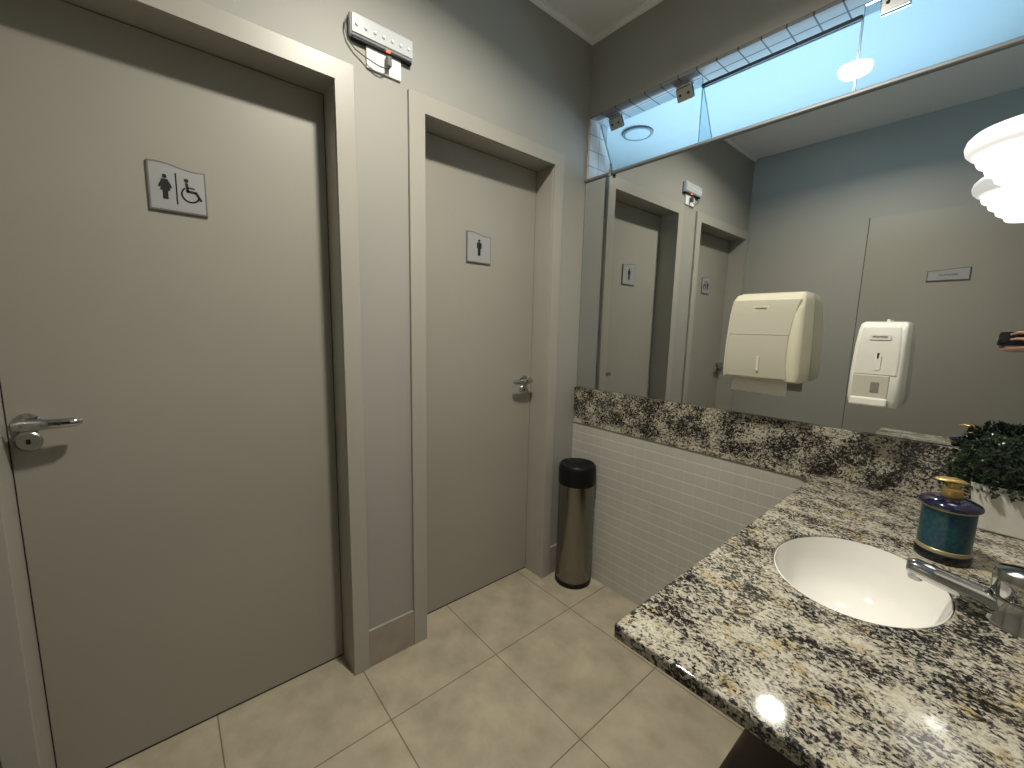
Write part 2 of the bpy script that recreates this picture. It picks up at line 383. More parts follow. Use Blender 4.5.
def door(name, y0, y1, hy, hdir, label):
    t = thing(name, label, None, (0, (y0 + y1) / 2, 0)); t['kind'] = 'structure'; c = (y0 + y1) / 2; hw = (y1 - y0) / 2
    b = new(); box(b, LEAF - .035, LEAF, -hw + .0028, hw - .0028, .008, HD - .003, .001, 1); obj('leaf', b, M['door'], t)
    b = new()   # jamb lining the opening
    box(b, -.15, -.0005, -hw - .028, -hw, 0, HD); box(b, -.15, -.0005, hw, hw + .028, 0, HD); box(b, -.15, -.0005, -hw - .028, hw + .028, HD, HD + .028)
    obj('jamb', b, M['casing'], t)
    b = new()
    e = .0015
    prism(b, [(-hw - CW, 0), (-hw + e, 0), (-hw + e, HD - e), (hw - e, HD - e), (hw - e, 0), (hw + CW, 0), (hw + CW, HD + CW), (-hw - CW, HD + CW)], 'x', -.0005, CX, .0025)
    obj('casing', b, M['casing'], t)
    b = new(); box(b, LEAF - .03, LEAF - .003, -hw + .0002, -hw + .0026, 0, HD); box(b, LEAF - .03, LEAF - .003, hw - .0026, hw - .0002, 0, HD); box(b, LEAF - .03, LEAF - .003, -hw, hw, HD - .0038, HD - .0002); box(b, LEAF - .03, LEAF - .003, -hw + .004, hw - .004, .0005, .0095); obj('gap_shade_strips', b, M['gap'], t)  # shade of the gap round the leaf, put in as thin dark strips
    # handle: rosette, neck and lever; lock rosette below
    y = hy - c; h = bpy.data.objects.new('door_handle', None); COL.objects.link(h); h.parent = t; h.location = (LEAF, y, 1.065)
    b = new(); lathe(b, [(.027, 0), (.027, .005), (.024, .008), (.011, .009), (.0105, .040), (.0, .040)], 32, cap1=False); xf(b, Matrix.Rotation(PI / 2, 4, 'Y')); obj('rosette', b, M['chrome'], h, 40)
    b = new()
    tube(b, [(.047, -hdir * .016, .002), (.049, 0, .003), (.051, hdir * .03, .003), (.050, hdir * .06, .002), (.048, hdir * .088, .002), (.044, hdir * .102, .002)],
         [.009, .012, .012, .011, .0105, .007], 14, [.011, .015, .0135, .012, .0115, .007]); obj('lever', b, M['chrome'], h, 50)
    b = new(); lathe(b, [(.025, 0), (.025, .006), (.021, .010), (0, .0105)], 32, cap1=False); xf(b, Matrix.Rotation(PI / 2, 4, 'Y')); lr = obj('lock_rosette', b, M['satin'], h, 40, (0, 0, -.045))
    b = new(); box(b, .010, .0125, -.004, .004, -.007, .006, .001); obj('keyhole', b, M['ink'], h, None, (0, 0, -.045))
    return t
door('door_1', *D1, -1.982, 1, 'wide beige door with women and wheelchair sign, nearest the camera')
door('door_2', *D2, -.292, -1, 'beige door with man sign beside the corner bin')
sign_plate('restroom_sign', 'square grey plate with woman and wheelchair pictograms on the nearer door', -1.706, -1.575, 1.639, 1.769, 'wc')
sign_plate('restroom_sign', 'square grey plate with a single man pictogram on the door by the bin', -.653, -.520, 1.620, 1.752, 'man')

# flush door on the back wall, seen in the mirror
t = thing('door_3', 'flush grey door on the back wall, seen in the mirror', None, (0, BACK, 0)); t['kind'] = 'structure'
b = new(); box(b, .784, 1.62, -.01, .012, .008, 2.135, .002); obj('leaf', b, M['door'], t)
b = new(); box(b, .779, .7845, -.01, .006, 0, 2.136); box(b, 1.619, 1.625, -.01, .006, 0, 2.136); obj('shadow_gap', b, M['gap'], t)
t = thing('door_plate', 'narrow grey plate with one dark word on the flush back door, seen in the mirror', 'sign', (1.20, BACK + .0125, 1.687))
def flip_wavy(x0, x1, z0, z1, amp, n=12):
    return [(x0, z0), (x1, z0)] + list(reversed([(x0 + (x1 - x0) * i / n, z1 - amp * (.5 + .5 * math.cos(PI * i / n))) for i in range(n + 1)]))
b = new(); prism(b, flip_wavy(-.095, .095, 0, .077, .012), 'y', 0, .006, .001); obj('backing_plate', b, M['plateedge'], t)
b = new(); prism(b, flip_wavy(-.089, .089, .006, .071, .011), 'y', .006, .0068); obj('face', b, M['plate'], t)
b = text_mesh('PRIVATIVO', .017); xf(b, Matrix.Translation((0, .0073, .034)) @ Matrix.Rotation(PI, 4, 'Z') @ Matrix.Rotation(PI / 2, 4, 'X')); obj('lettering', b, M['ink'], t)

# ------------------------------------------------------------------ mirror, bar, strip window
t = thing('wall_mirror', 'large frameless mirror between the granite upstand and the strip window', 'mirror', (0, 0, ZB))
b = new(); box(b, .003, KR - .002, -.0050, -.0005, .001, ZT - ZB - .007); obj('mirror_glass', b, M['mirror'], t)
b = new(); box(b, .0012, .003, -.0054, -.0003, .001, ZT - ZB - .007); obj('glass_edge', b, M['mirredge'], t)
b = new(); prism(b, [(-.012, ZT - .008), (-.016, ZT - .005), (-.016, ZT + .002), (-.013, ZT + .005), (0.0, ZT + .005), (.010, ZT + .005), (.010, ZT + .0001), (-.0004, ZT + .0001), (-.0004, ZT - .008)], 'x', .002, KR - .002)
M['rail'] = mat('dull_aluminium', (.26, .27, .28), .5, .6)
tag(obj('aluminium_rail', b, M['rail']), 'slim aluminium rail between the top of the mirror and the strip window', 'rail')
def clip(loc):
    t = thing('mirror_clip', 'small chrome clip gripping the rail near the corner', 'clip', loc)
    b = new(); box(b, -.008, .008, -.024, -.0162, -.016, .014, .002); obj('clamp', b, M['chrome'], t)
    b = new(); lathe(b, [(.0045, 0), (.0045, .02), (.006, .021), (.006, .028), (.004, .030)], 16); xf(b, Matrix.Translation((0, -.020, .012))); obj('screw', b, M['chrome'], t, 40)
clip((.165, 0, ZT - .004))
wn = thing('window_1', 'high strip window of three frameless glass panes above the mirror', None, (0, .055, ZT)); wn['kind'] = 'structure'
def pane(x0, x1, z0, z1, tilt):
    e = bpy.data.objects.new('pane', None)
    b = new(); box(b, x0, x1, -.004, .004, z0 - z1, 0); p = obj('pane', b, M['glass'], wn, None, (0, 0, z1), (tilt, 0, 0))
    b = new(); box(b, x0 - .0012, x0, -.0042, .0042, z0 - z1, 0); box(b, x1, x1 + .0012, -.0042, .0042, z0 - z1, 0); box(b, x0, x1, -.0042, .0042, z0 - z1 - .0012, z0 - z1); obj('pane_edge', b, M['glassedge'], p)
    return p
H_ = ZW - ZT
pane(.03, .545, .016, H_ - .022, math.radians(32))
pane(.55, 1.055, .012, H_ - .060, 0)
pane(1.06, 1.64, .012, H_ - .022, 0)
b = new(); box(b, .548, 1.057, -.008, .008, H_ - .060, H_ - .048); obj('gasket', b, M['dark'], wn)
def hinge(x, tilt=0.0):
    h = bpy.data.objects.new('hinge', None); COL.objects.link(h); h.parent = wn; h.location = (x, 0, H_ - .012)
    b = new(); box(b, -.032, .032, -.026, .026, -.005, 0, .001); obj('soffit_plate', b, M['satin'], h)
    b = new(); box(b, -.034, .034, -.011, -.0045, -.060, -.010, .0015); box(b, -.034, .034, .0045, .011, -.060, -.010, .0015); k = obj('clamp_plate', b, M['satin'], h, None, None, (tilt, 0, 0))
    b = new(); tube(b, [(-.030, 0, -.006), (.030, 0, -.006)], .006, 12); obj('barrel', b, M['chrome'], h, 40)
    b = new()
    for sx in (-.018, .018):
        bb = new(); lathe(bb, [(.005, 0), (.005, .002), (.003, .003)], 14); xf(bb, Matrix.Translation((sx, -.011, -.035)) @ Matrix.Rotation(PI / 2, 4, 'X')); me = bpy.data.meshes.new('s'); bb.to_mesh(me); bb.free(); b.from_mesh(me); bpy.data.meshes.remove(me)
    obj('screws', b, M['ink'], h, None, None, (tilt, 0, 0))
hinge(.115, math.radians(32)); hinge(.465, math.radians(32)); hinge(1.135); hinge(1.55)

# downlights
def downlight(loc, r, lens, label, group=None):
    t = thing('ceiling_downlight', label, 'ceiling light', loc, 0, group)
    b = new(); lathe(b, [(r * .80, -.004), (r * .84, -.012), (r * .96, -.012), (r, -.006), (r, 0)], 40); obj('trim_ring', b, M['cable'] if lens is M['lensoff'] else M['white'], t, 40)
    b = new(); lathe(b, [(r * .8, -.010), (r * .79, -.0125)], 40); obj('lens', b, lens, t)
downlight((.80, -1.05, ZC), .09, M['lens'], 'round lit downlight in the off-white ceiling above the middle of the floor')
downlight((-.41, 1.02, 2.75), .11, M['lensoff'], 'unlit round downlight beyond the left pane of the strip window')
downlight((.765, 1.275, 2.75), .050, M['lens2'], 'small glowing downlight seen beyond the right-hand part of the strip window')

# ------------------------------------------------------------------ granite counter, upstand, basin, shelf
SC = (1.323, -.661); SA, SB = .1385, .1775
def counter_outline():
    p = [(.0015, -.0042), (KR - .001, -.0042), (KR - .001, KY)]
    r = .007
    p += [(KX + r - r * math.sin(a), KY + r - r * math.cos(a)) for a in [PI / 2 * i / 5 for i in range(6)]]
    f = .055; y0 = -.0235
    p += [(KX - f + f * math.cos(a), y0 - f + f * math.sin(a)) for a in [PI / 2 * i / 8 for i in range(9)]]
    p += [(.0015, y0)]
    return p
b = new()
o_ = [b.verts.new((x, y, ZK)) for x, y in counter_outline()]
N = 64
h_ = [b.verts.new((SC[0] + SA * math.cos(2 * PI * i / N), SC[1] + SB * math.sin(2 * PI * i / N), ZK)) for i in range(N)]
es = [b.edges.new((o_[i], o_[(i + 1) % len(o_)])) for i in range(len(o_))] + [b.edges.new((h_[i], h_[(i + 1) % N])) for i in range(N)]
bmesh.ops.triangle_fill(b, edges=es, use_beauty=True)
top = b.faces[:]
bmesh.ops.recalc_face_normals(b, faces=top)
if top[0].normal.z < 0: bmesh.ops.reverse_faces(b, faces=top)
ex = bmesh.ops.extrude_face_region(b, geom=top)
vv = [v for v in ex['geom'] if isinstance(v, bmesh.types.BMVert)]
bmesh.ops.translate(b, vec=(0, 0, -SL), verts=vv)
rim = [e for e in b.edges if all(abs(v.co.z - ZK) < 1e-6 for v in e.verts) and any(abs(f.normal.z) < .5 for f in e.link_faces)]
bmesh.ops.bevel(b, geom=rim, offset=.004, segments=3, affect='EDGES', profile=.5)
ct = obj('granite_counter', b, M['granite'], None, 35)
for p in ct.data.polygons:
    if abs(p.normal.z) > .99: p.use_smooth = False
tag(ct, 'speckled cream and black granite counter with an oval basin cut-out', 'counter')
b = new(); box(b, .0015, KR - .001, -.022, -.0055, ZK + .0005, ZB - .0005, .0015); us = obj('granite_upstand', b, M['granite_shaded']); tag(us, 'long speckled granite upstand under the mirror', 'backsplash')

t = thing('sink_basin', 'white oval basin set under the granite counter', 'sink', (SC[0], SC[1], ZK - .004))
prof = [(.968, -.001), (.955, -.0), (.94, -.012), (.905, -.045), (.86, -.085), (.68, -.118), (.42, -.135), (.17, -.140)]
outp = [(.17, -.150), (.44, -.146), (.72, -.130), (.89, -.096), (.955, -.052), (.968, -.014), (.968, -.001)]
b = new(); n = 64; rings = []
for r, z in prof + outp: rings.append([b.verts.new((SA * 1.02 * r * math.cos(2 * PI * i / n), SB * 1.02 * r * math.sin(2 * PI * i / n), z)) for i in range(n)])
for a, c in zip(rings, rings[1:]):
    for i in range(n): b.faces.new((a[i], a[(i + 1) % n], c[(i + 1) % n], c[i]))
bmesh.ops.remove_doubles(b, verts=b.verts[:], dist=1e-5)
obj('bowl', b, M['whitec'], t, 60)
b = new(); lathe(b, [(.024, -.150), (.024, -.139), (.022, -.1365), (.016, -.138), (.015, -.141), (0.001, -.141)], 32, cap1=True); obj('drain', b, M['chrome'], t, 40)

t = thing('under_counter_bench', 'dark wooden shelf bench standing on the floor beneath the granite counter', 'shelf', (1.172, -1.10, 0))
b = new(); box(b, 0, .478, 0, 1.08, .375, .40, .002); obj('shelf_board', b, M['wood'], t)
b = new(); box(b, .02, .46, .75, .775, 0, .374, .002); obj('side_panel', b, M['wood'], t)
b = new(); box(b, .02, .46, 1.03, 1.055, 0, .374, .002); obj('side_panel', b, M['wood'], t)
b = new(); box(b, .455, .475, .02, 1.055, 0, .374, .002); obj('back_panel', b, M['wood'], t)

# faucet
t = thing('basin_faucet', 'chrome single-lever tap with a long spout over the oval basin', 'faucet', (1.530, -.648, ZK))
b = new(); lathe(b, [(.036, 0), (.036, .006), (.034, .009), (.034, .046), (.033, .050)], 40); obj('body', b, M['chrome'], t, 40)
b = new(); lathe(b, [(.0335, .0515), (.035, .054), (.035, .086), (.032, .095), (.016, .099), (0.002, .100)], 40); cp = obj('lever_cap', b, M['chrome'], t, 40)
b = new(); tube(b, [(.0, 0, .092), (.03, .006, .104), (.07, .014, .116), (.10, .02, .122)], [.014, .013, .011, .008], 14, [.008, .006, .005, .004]); obj('lever', b, M['chrome'], cp, 40)
b = new(); tube(b, [(.0, 0, .026), (-.03, -.001, .030), (-.06, -.002, .036), (-.10, -.004, .043), (-.128, -.005, .048), (-.138, -.0055, .048)], [.026, .025, .0215, .020, .019, .013], 20, [.021, .020, .0175, .0165, .016, .011]); sp_ = obj('spout', b, M['chrome'], t, 50)
b = new(); lathe(b, [(.010, .026), (.011, .028), (.011, .040)], 24, (-.124, -.005)); obj('aerator', b, M['satin'], sp_, 40)

# soap bottle
t = thing('soap_bottle', 'blue and teal pump bottle with a gold pump beside the basin', 'soap bottle', (1.429, -.432, ZK), math.radians(8)); t.scale = (1, 1, 1.055)
b = new(); lathe(b, [(.044, 0), (.0455, .003), (.0455, .014), (.043, .018)], 48); obj('base', b, M['navyglass'], t, 40)
b = new(); lathe(b, [(.0425, .018), (.0435, .019), (.0435, .026), (.0425, .027)], 48); obj('lower_gold_band', b, M['goldband'], t, 40)
b = new(); lathe(b, [(.0425, .027), (.0425, .1075)], 48); obj('label_band', b, M['label'], t, 40)
b = new(); lathe(b, [(.0427, .1075), (.0432, .108), (.0432, .1105), (.0427, .111)], 48); obj('upper_gold_band', b, M['goldband'], t, 40)
b = new(); lathe(b, [(.0425, .111), (.048, .112), (.0495, .114), (.0495, .118), (.047, .1215), (.036, .1265), (.022, .130), (.015, .131)], 48); obj('shoulder', b, M['navy'], t, 40)
b = new(); lathe(b, [(.0165, .131), (.017, .132), (.017, .147), (.012, .149), (.009, .150), (.009, .160), (.010, .161)], 32); pk = obj('pump_collar', b, M['gold'], t, 40)
b = new()
tube(b, [(-.030, -.004, .164), (-.024, -.003, .165), (-.011, -.001, .166), (.003, .001, .1655), (.014, .002, .164), (.021, .003, .1625)], [.006, .011, .0155, .017, .014, .006], 18, [.0015, .003, .0042, .0045, .0036, .0018]); obj('pump_head', b, M['gold'], pk, 50)

# potted boxwood
t = thing('potted_boxwood', 'round leafy green plant in a tapered square white pot by the mirror', 'potted plant', (1.511, -.125, ZK))
b = new()
def sq(h, z): return [b.verts.new((sx * h, sy * h, z)) for sx, sy in ((-1, -1), (1, -1), (1, 1), (-1, 1))]
R_ = [sq(.045, 0), sq(.060, .120), sq(.054, .120), sq(.051, .100)]
b.faces.new(list(reversed(R_[0])))
for a, c in zip(R_, R_[1:]):
    for i in range(4): b.faces.new((a[i], a[(i + 1) % 4], c[(i + 1) % 4], c[i]))
b.faces.new(R_[-1])
bmesh.ops.bevel(b, geom=[e for e in b.edges if abs(e.verts[0].co.z - e.verts[1].co.z) > .05 and e.calc_length() > .1] + [e for f in b.faces[:1] for e in f.edges], offset=.004, segments=3, affect='EDGES')
obj('pot', b, M['pot'], t, 40)
b = new()
RX, RY, RZ = .096, .080, .085; CZ = .150
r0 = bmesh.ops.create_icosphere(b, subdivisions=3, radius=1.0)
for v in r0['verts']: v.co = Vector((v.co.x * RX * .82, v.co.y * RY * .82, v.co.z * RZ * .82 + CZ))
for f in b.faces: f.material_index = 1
for i in range(2300):
    z = random.uniform(-.62, 1); a = random.uniform(0, 2 * PI); q = math.sqrt(1 - z * z)
    nrm = Vector((q * math.cos(a), q * math.sin(a), z)); k = random.uniform(.80, 1.04) + .06 * math.sin(7 * a) * math.sin(6 * z)
    c = Vector((nrm.x * RX * k, nrm.y * RY * k, nrm.z * RZ * k + CZ))
    if c.y + .012 > .112: continue
    d = (nrm + Vector((random.uniform(-.9, .9), random.uniform(-.9, .9), random.uniform(-.6, .9)))).normalized()
    s = d.cross(Vector((random.uniform(-1, 1), random.uniform(-1, 1), random.uniform(-1, 1)))).normalized(); u = s.cross(d)
    L = random.uniform(.008, .014); W_ = L * .36
    pts = [c, c + d * L * .35 + s * W_ + u * .001, c + d * L, c + d * L * .35 - s * W_ + u * .001]
    mid = c + d * L * .5 - u * .0012
    vs = [b.verts.new(p) for p in pts]; vm = b.verts.new(mid)
    b.faces.new((vs[0], vs[1], vm)); b.faces.new((vs[1], vs[2], vm)); b.faces.new((vs[2], vs[3], vm)); b.faces.new((vs[3], vs[0], vm))
obj('foliage', b, [M['leaf'], M['leafcore']], t)

# ------------------------------------------------------------------ dispensers on the mirror
def profile_body(b, x0, x1, prof, bev):
    """side profile (y,z) extruded over x0..x1 with rounded side edges"""
    prism(b, prof, 'x', x0, x1, bev)
t = thing('paper_towel_dispenser', 'cream plastic paper towel dispenser with a towel sticking out, on the mirror', 'towel dispenser', (.924, -.0062, 1.172))
# housing: wide body bulging forward, narrower at top
b = new()
def loft(b, secs):
    rings = [[b.verts.new(p) for p in s] for s in secs]; n = len(rings[0])
    for a, c in zip(rings, rings[1:]):
        for i in range(n): b.faces.new((a[i], a[(i + 1) % n], c[(i + 1) % n], c[i]))
    b.faces.new(list(reversed(rings[0]))); b.faces.new(rings[-1])
def shell(b, secs, n=6):
    """secs: (z, half width, depth, corner radius): rounded U sections standing on the wall plane y=0"""
    out = []
    for z, hw, d, r in secs:
        pts = [(-hw, 0, z)]
        pts += [(-hw + r - r * math.cos(PI / 2 * i / n), -d + r - r * math.sin(PI / 2 * i / n), z) for i in range(n + 1)]
        pts += [(hw - r + r * math.sin(PI / 2 * i / n), -d + r - r * math.cos(PI / 2 * i / n), z) for i in range(n + 1)]
        pts += [(hw, 0, z)]
        out.append(pts)
    loft(b, out)
shell(b, [(0.0, .116, .112, .018), (.006, .120, .124, .02), (.05, .121, .130, .022), (.14, .119, .130, .022), (.23, .115, .124, .022), (.275, .112, .112, .022), (.295, .107, .092, .02), (.304, .099, .062, .018)])
obj('housing', b, M['cream'], t, 40)
# translucent front cover slightly proud of the body
b = new()
zs = [.012, .05, .095, .096, .14, .185, .186, .23, .262, .276]
def front_d(z): return .124 + .006 * min(1, z / .05) - max(0, z - .14) * .09 - max(0, (z - .235)) ** 2 * 3.2
secs = []
for z in zs:
    q = (z - .10) / .17
    hl, hr = .108 - .035 * max(0, z - .08), .083 + .020 * q * q
    d = front_d(z) + .003
    secs.append([(-hl, -.09, z), (-hl, -d + .002, z), (-hl + .003, -d, z), (hr - .003, -d, z), (hr, -d + .002, z), (hr, -.09, z)])
loft(b, secs); fc = obj('front_cover', b, M['creamface'], t, 30)
b = new(); box(b, -.104, .083, -.1325, -.126, .158, .162, .001); obj('cover_ridge', b, M['creamface'], t)
b = new(); box(b, -.004, .004, -.1365, -.130, .035, .085, .001); obj('level_slot', b, M['cream'], t)
b = new(); prism(b, rrect(-.034, .014, .238, .256, .004), 'y', -.1235, -.1205); obj('logo_frame', b, M['cream'], t)
b = text_mesh('PREMISSE', .0085); xf(b, Matrix.Translation((-.010, -.1238, .247)) @ Matrix.Rotation(PI / 2, 4, 'X')); obj('lettering', b, M['ink'], t)
b = new(); box(b, .1125, .1165, -.052, -.038, .0, .05, .001); obj('latch', b, M['soapdark'], t)
b = new()
for k in range(2):
    y0 = -.088 + k * .004
    prism(b, [(-.095, -.045 + k * .01), (.082, -.049 + k * .012), (.082, .002), (-.095, .002)], 'y', y0, y0 + .0012)
obj('paper_towel', b, M['paper'], t)

t = thing('wall_soap_dispenser', 'milky plastic soap dispenser with a small window, on the mirror', 'soap dispenser', (1.231, -.0062, 1.124))
b = new()
shell(b, [(0, .052, .060, .012), (.004, .056, .100, .014), (.03, .059, .114, .016), (.10, .059, .113, .016), (.18, .057, .106, .016), (.228, .055, .095, .016), (.247, .053, .078, .014), (.254, .047, .055, .012)])
obj('housing', b, M['soapwhite'], t, 40)
b = new(); secs = []
for z, hw, d in ((.10, .048, .1155), (.15, .0475, .1115), (.19, .046, .1065), (.222, .044, .0985), (.236, .042, .093)):
    secs.append([(-hw, -.07, z), (-hw, -d + .002, z), (-hw + .003, -d, z), (hw - .003, -d, z), (hw, -d + .002, z), (hw, -.07, z)])
loft(b, secs); obj('front_cover', b, M['soapface'], t, 30)
b = new(); box(b, -.048, .034, -.117, -.100, .030, .098, .003); obj('push_window', b, M['soapdark'], t)
b = new(); box(b, -.006, .014, -.1185, -.108, .046, .078, .002); obj('pouch_nozzle', b, M['soapnozzle'], t)
b = new(); box(b, -.050, .036, -.122, -.095, .006, .031, .005); obj('push_bar', b, M['soapwhite'], t)
b = new(); prism(b, rrect(-.004, .010, .112, .158, .006), 'y', -.1165, -.100); obj('level_slot', b, M['soapwhite'], t)
b = new(); box(b, .000, .005, -.1170, -.105, .146, .162, .001); obj('level_mark', b, M['ink'], t)
b = new(); prism(b, rrect(-.024, .024, .200, .216, .004), 'y', -.1070, -.092); obj('logo_frame', b, M['soapwhite'], t)
b = text_mesh('PREMISSE', .0082); xf(b, Matrix.Translation((0, -.1073, .208)) @ Matrix.Rotation(PI / 2, 4, 'X')); obj('lettering', b, M['ink'], t)
b = new(); box(b, .000, .007, -.035, -.022, .253, .261, .001); obj('lock_tab', b, M['soapwhite'], t)

# ------------------------------------------------------------------ emergency light and socket above the doors
t = thing('emergency_light', 'grey bar of small lamps with a trailing cable on the wall between the doors', 'emergency light', (0, -1.078, 2.242))
b = new(); box(b, .002, .024, -.108, .108, 0, .067, .006, 3); obj('housing', b, M['bar'], t)
b = new(); box(b, .024, .028, -.104, .104, .006, .062, .002); obj('diffuser', b, M['bar'], t)
for k in range(7):
    b = new(); lathe(b, [(.0055, 0), (.0055, .002), (.004, .004), (.001, .005)], 16); xf(b, Matrix.Translation((.028, -.088 + k * .0295, .030)) @ Matrix.Rotation(PI / 2, 4, 'Y')); obj('lamp_lens', b, M['led'], t, 40)
b = new(); box(b, .012, .022, .012, .026, -.004, .001, .001); obj('indicator', b, M['red'], t)
b = new(); box(b, .0, .018, -.100, .106, -.007, .0, .002); obj('under_shade_strip', b, M['black'], t)  # black strip standing in for the shade beneath the bar
b = new()
tube(b, [(.010, -.106, .050), (.010, -.117, .040), (.010, -.120, .015), (.010, -.112, -.012), (.012, -.090, -.034), (.016, -.068, -.044), (.024, -.040, -.056), (.027, -.018, -.062), (.028, -.002, -.062), (.027, .012, -.054)], .0021, 10); obj('cable', b, M['cable'], t, 60)
b = new(); box(b, .0085, .034, .0095, .0255, -.052, -.020, .003); obj('plug', b, M['cable'], t)
t = thing('socket_plate', 'white rectangular socket plate on the wall just below the grey lamp bar', 'socket', (0, -1.0685, 2.172))
b = new(); box(b, 0, .008, -.0605, .0605, 0, .070, .002); obj('plate', b, M['white'], t)


# ------------------------------------------------------------------ bin in the corner
t = thing('waste_bin', 'tall round steel waste bin with a black lid in the corner', 'bin', (.118, -.105, 0))
b = new(); lathe(b, [(.094, 0), (.0955, .004), (.0955, .024), (.093, .026)], 48); obj('base_ring', b, M['black'], t, 40)
M['binsteel'] = mat('brushed_bin_steel', (.24, .228, .205), .22, 1.0)
b = new(); lathe(b, [(.092, .026), (.092, .545)], 48); obj('body', b, M['binsteel'], t, 40)
b = new(); lathe(b, [(.0945, .545), (.0955, .548), (.0955, .625), (.093, .640), (.086, .648), (.080, .645), (.070, .632), (.045, .622), (.001, .620)], 48); obj('lid', b, M['black'], t, 40)

# ------------------------------------------------------------------ pendant lamp in front of the mirror
LX, LY = 1.468, -.205
t = thing('pendant_lamp', 'glowing white pendant of stacked acrylic rings hanging in front of the mirror', 'lamp', (LX, LY, 1.668))
def ring(R, z, rr, hh, name, m):
    b = new(); n = 56; k = 12; rings = []
    for j in range(k):
        a = 2 * PI * j / k
        rings.append([b.verts.new(((R - rr + rr * math.cos(a)) * math.cos(2 * PI * i / n), (R - rr + rr * math.cos(a)) * math.sin(2 * PI * i / n), z + hh * math.sin(a))) for i in range(n)])
    for j in range(k):
        a, c = rings[j], rings[(j + 1) % k]
        for i in range(n): b.faces.new((a[i], a[(i + 1) % n], c[(i + 1) % n], c[i]))
    return obj(name, b, m, t, 60)
ring(.121, .108, .022, .025, 'shade_ring', M['shadetop']); ring(.099, .073, .020, .013, 'shade_ring', M['shade']); ring(.083, .051, .018, .011, 'shade_ring', M['shade'])
ring(.066, .031, .016, .011, 'shade_ring', M['shade']); ring(.048, .014, .012, .011, 'shade_ring', M['shade'])
b = new(); lathe(b, [(.001, .008), (.028, .009), (.033, .016), (.033, .10), (.02, .12)], 32); obj('bulb', b, M['bulb'], t, 50)
b = new(); lathe(b, [(.105, .120), (.09, .131), (.02, .138), (.012, .19), (.001, .192)], 48, cap0=True); obj('top_plate', b, M['white'], t, 50)
b = new(); tube(b, [(0, 0, .185), (0, 0, ZC - 1.668 - .02)], .003, 8); obj('cord', b, M['white'], t, 60)
b = new(); lathe(b, [(.05, ZC - 1.668), (.05, ZC - 1.668 - .012), (.035, ZC - 1.668 - .025)], 32); obj('canopy', b, M['white'], t, 40)

# ------------------------------------------------------------------ the photographer, seen only as a hand in the mirror
def remesh(bm, voxel, smooth=4):
    me = bpy.data.meshes.new('tmp'); bm.to_mesh(me); bm.free()
    o = bpy.data.objects.new('tmp', me); COL.objects.link(o)
    r = o.modifiers.new('r', 'REMESH'); r.mode = 'VOXEL'; r.voxel_size = voxel
    q = o.modifiers.new('s', 'SMOOTH'); q.factor = .5; q.iterations = smooth
    dg = bpy.context.evaluated_depsgraph_get(); m2 = bpy.data.meshes.new_from_object(o.evaluated_get(dg))
    bpy.data.objects.remove(o); bpy.data.meshes.remove(me)
    out = bmesh.new(); out.from_mesh(m2); bpy.data.meshes.remove(m2); return out
def ball(bm, c, r):
    q = bmesh.ops.create_icosphere(bm, subdivisions=3, radius=1.0)
    rr = (r, r, r) if isinstance(r, (int, float)) else r
    for v in q['verts']: v.co = Vector(c) + Vector((v.co.x * rr[0], v.co.y * rr[1], v.co.z * rr[2]))
def limb(bm, pts, rad, flat=1.0):
    """tapered limb: fine tube through the joints with a ball on each"""
    P_, R_2 = [], []
    for i in range(len(pts) - 1):
        for k in range(6):
            f = k / 6; P_.append(Vector(pts[i]).lerp(Vector(pts[i + 1]), f)); R_2.append(rad[i] + (rad[i + 1] - rad[i]) * f)
    P_.append(Vector(pts[-1])); R_2.append(rad[-1])
    tube(bm, P_, R_2, 16)
    for p, r in zip(pts, rad): ball(bm, p, r * .99)
F = -CB
def cp(s, u, f): return CP + CR * s + CU * u + F * f        # point near the phone: along it, up, towards the mirror
ph = thing('smartphone', 'black smartphone held sideways in a hand, seen in the mirror', 'phone', CP + F * -.010)
rotm = Matrix((CR, CU, F)).transposed().to_4x4(); ph.rotation_euler = rotm.to_euler()
b = new(); prism(b, rrect(-.018, .128, -.036, .036, .009), 'z', -.004, .004, .0012); obj('body', b, M['screen'], ph, 40)
b = new(); prism(b, rrect(-.014, .022, -.010, .026, .008), 'z', .004, .0055, .0005); obj('camera_bump', b, M['satin'], ph, 40)
b = new()
for q in ((.0, .0), (.0, .016), (.014, .008)): lathe(b, [(.006, .0055), (.006, .0065), (.0045, .0066), (.001, .0062)], 20, q)
obj('lens', b, M['screen'], ph, 40)

px, py = 1.98, -1.86                                          # where the person stands
body = new()
wr = cp(.165, -.070, -.045)                                   # wrist
el = Vector((1.86, -1.70, 1.08)); sh = Vector((px - .175, py + .015, 1.40)); sh2 = Vector((px + .165, py - .02, 1.40))
limb(body, [(px, py, .95), (px, py, 1.12), (px, py + .01, 1.30), (px, py, 1.42), (px, py + .01, 1.50), (px, py + .015, 1.56)], [.125, .118, .125, .085, .052, .050])
limb(body, [sh, (px, py, 1.40), sh2], [.055, .08, .055])
limb(body, [sh, sh.lerp(el, .5), el, el.lerp(wr, .35), wr], [.052, .046, .037, .039, .027])
limb(body, [sh2, (px + .22, py - .02, 1.14), (px + .23, py + .03, .90), (px + .22, py + .06, .80)], [.052, .038, .027, .030])
for k in range(4): limb(body, [(px + .222, py + .035 + .016 * k, .80), (px + .222, py + .04 + .017 * k, .755), (px + .212, py + .045 + .017 * k, .725)], [.010, .009, .008])
limb(body, [(px + .205, py + .05, .82), (px + .19, py + .09, .79), (px + .19, py + .10, .76)], [.011, .010, .008])
for s_ in (-1, 1): limb(body, [(px + s_ * .085, py, .93), (px + s_ * .095, py + .01, .50), (px + s_ * .098, py - .01, .09)], [.088, .056, .040])
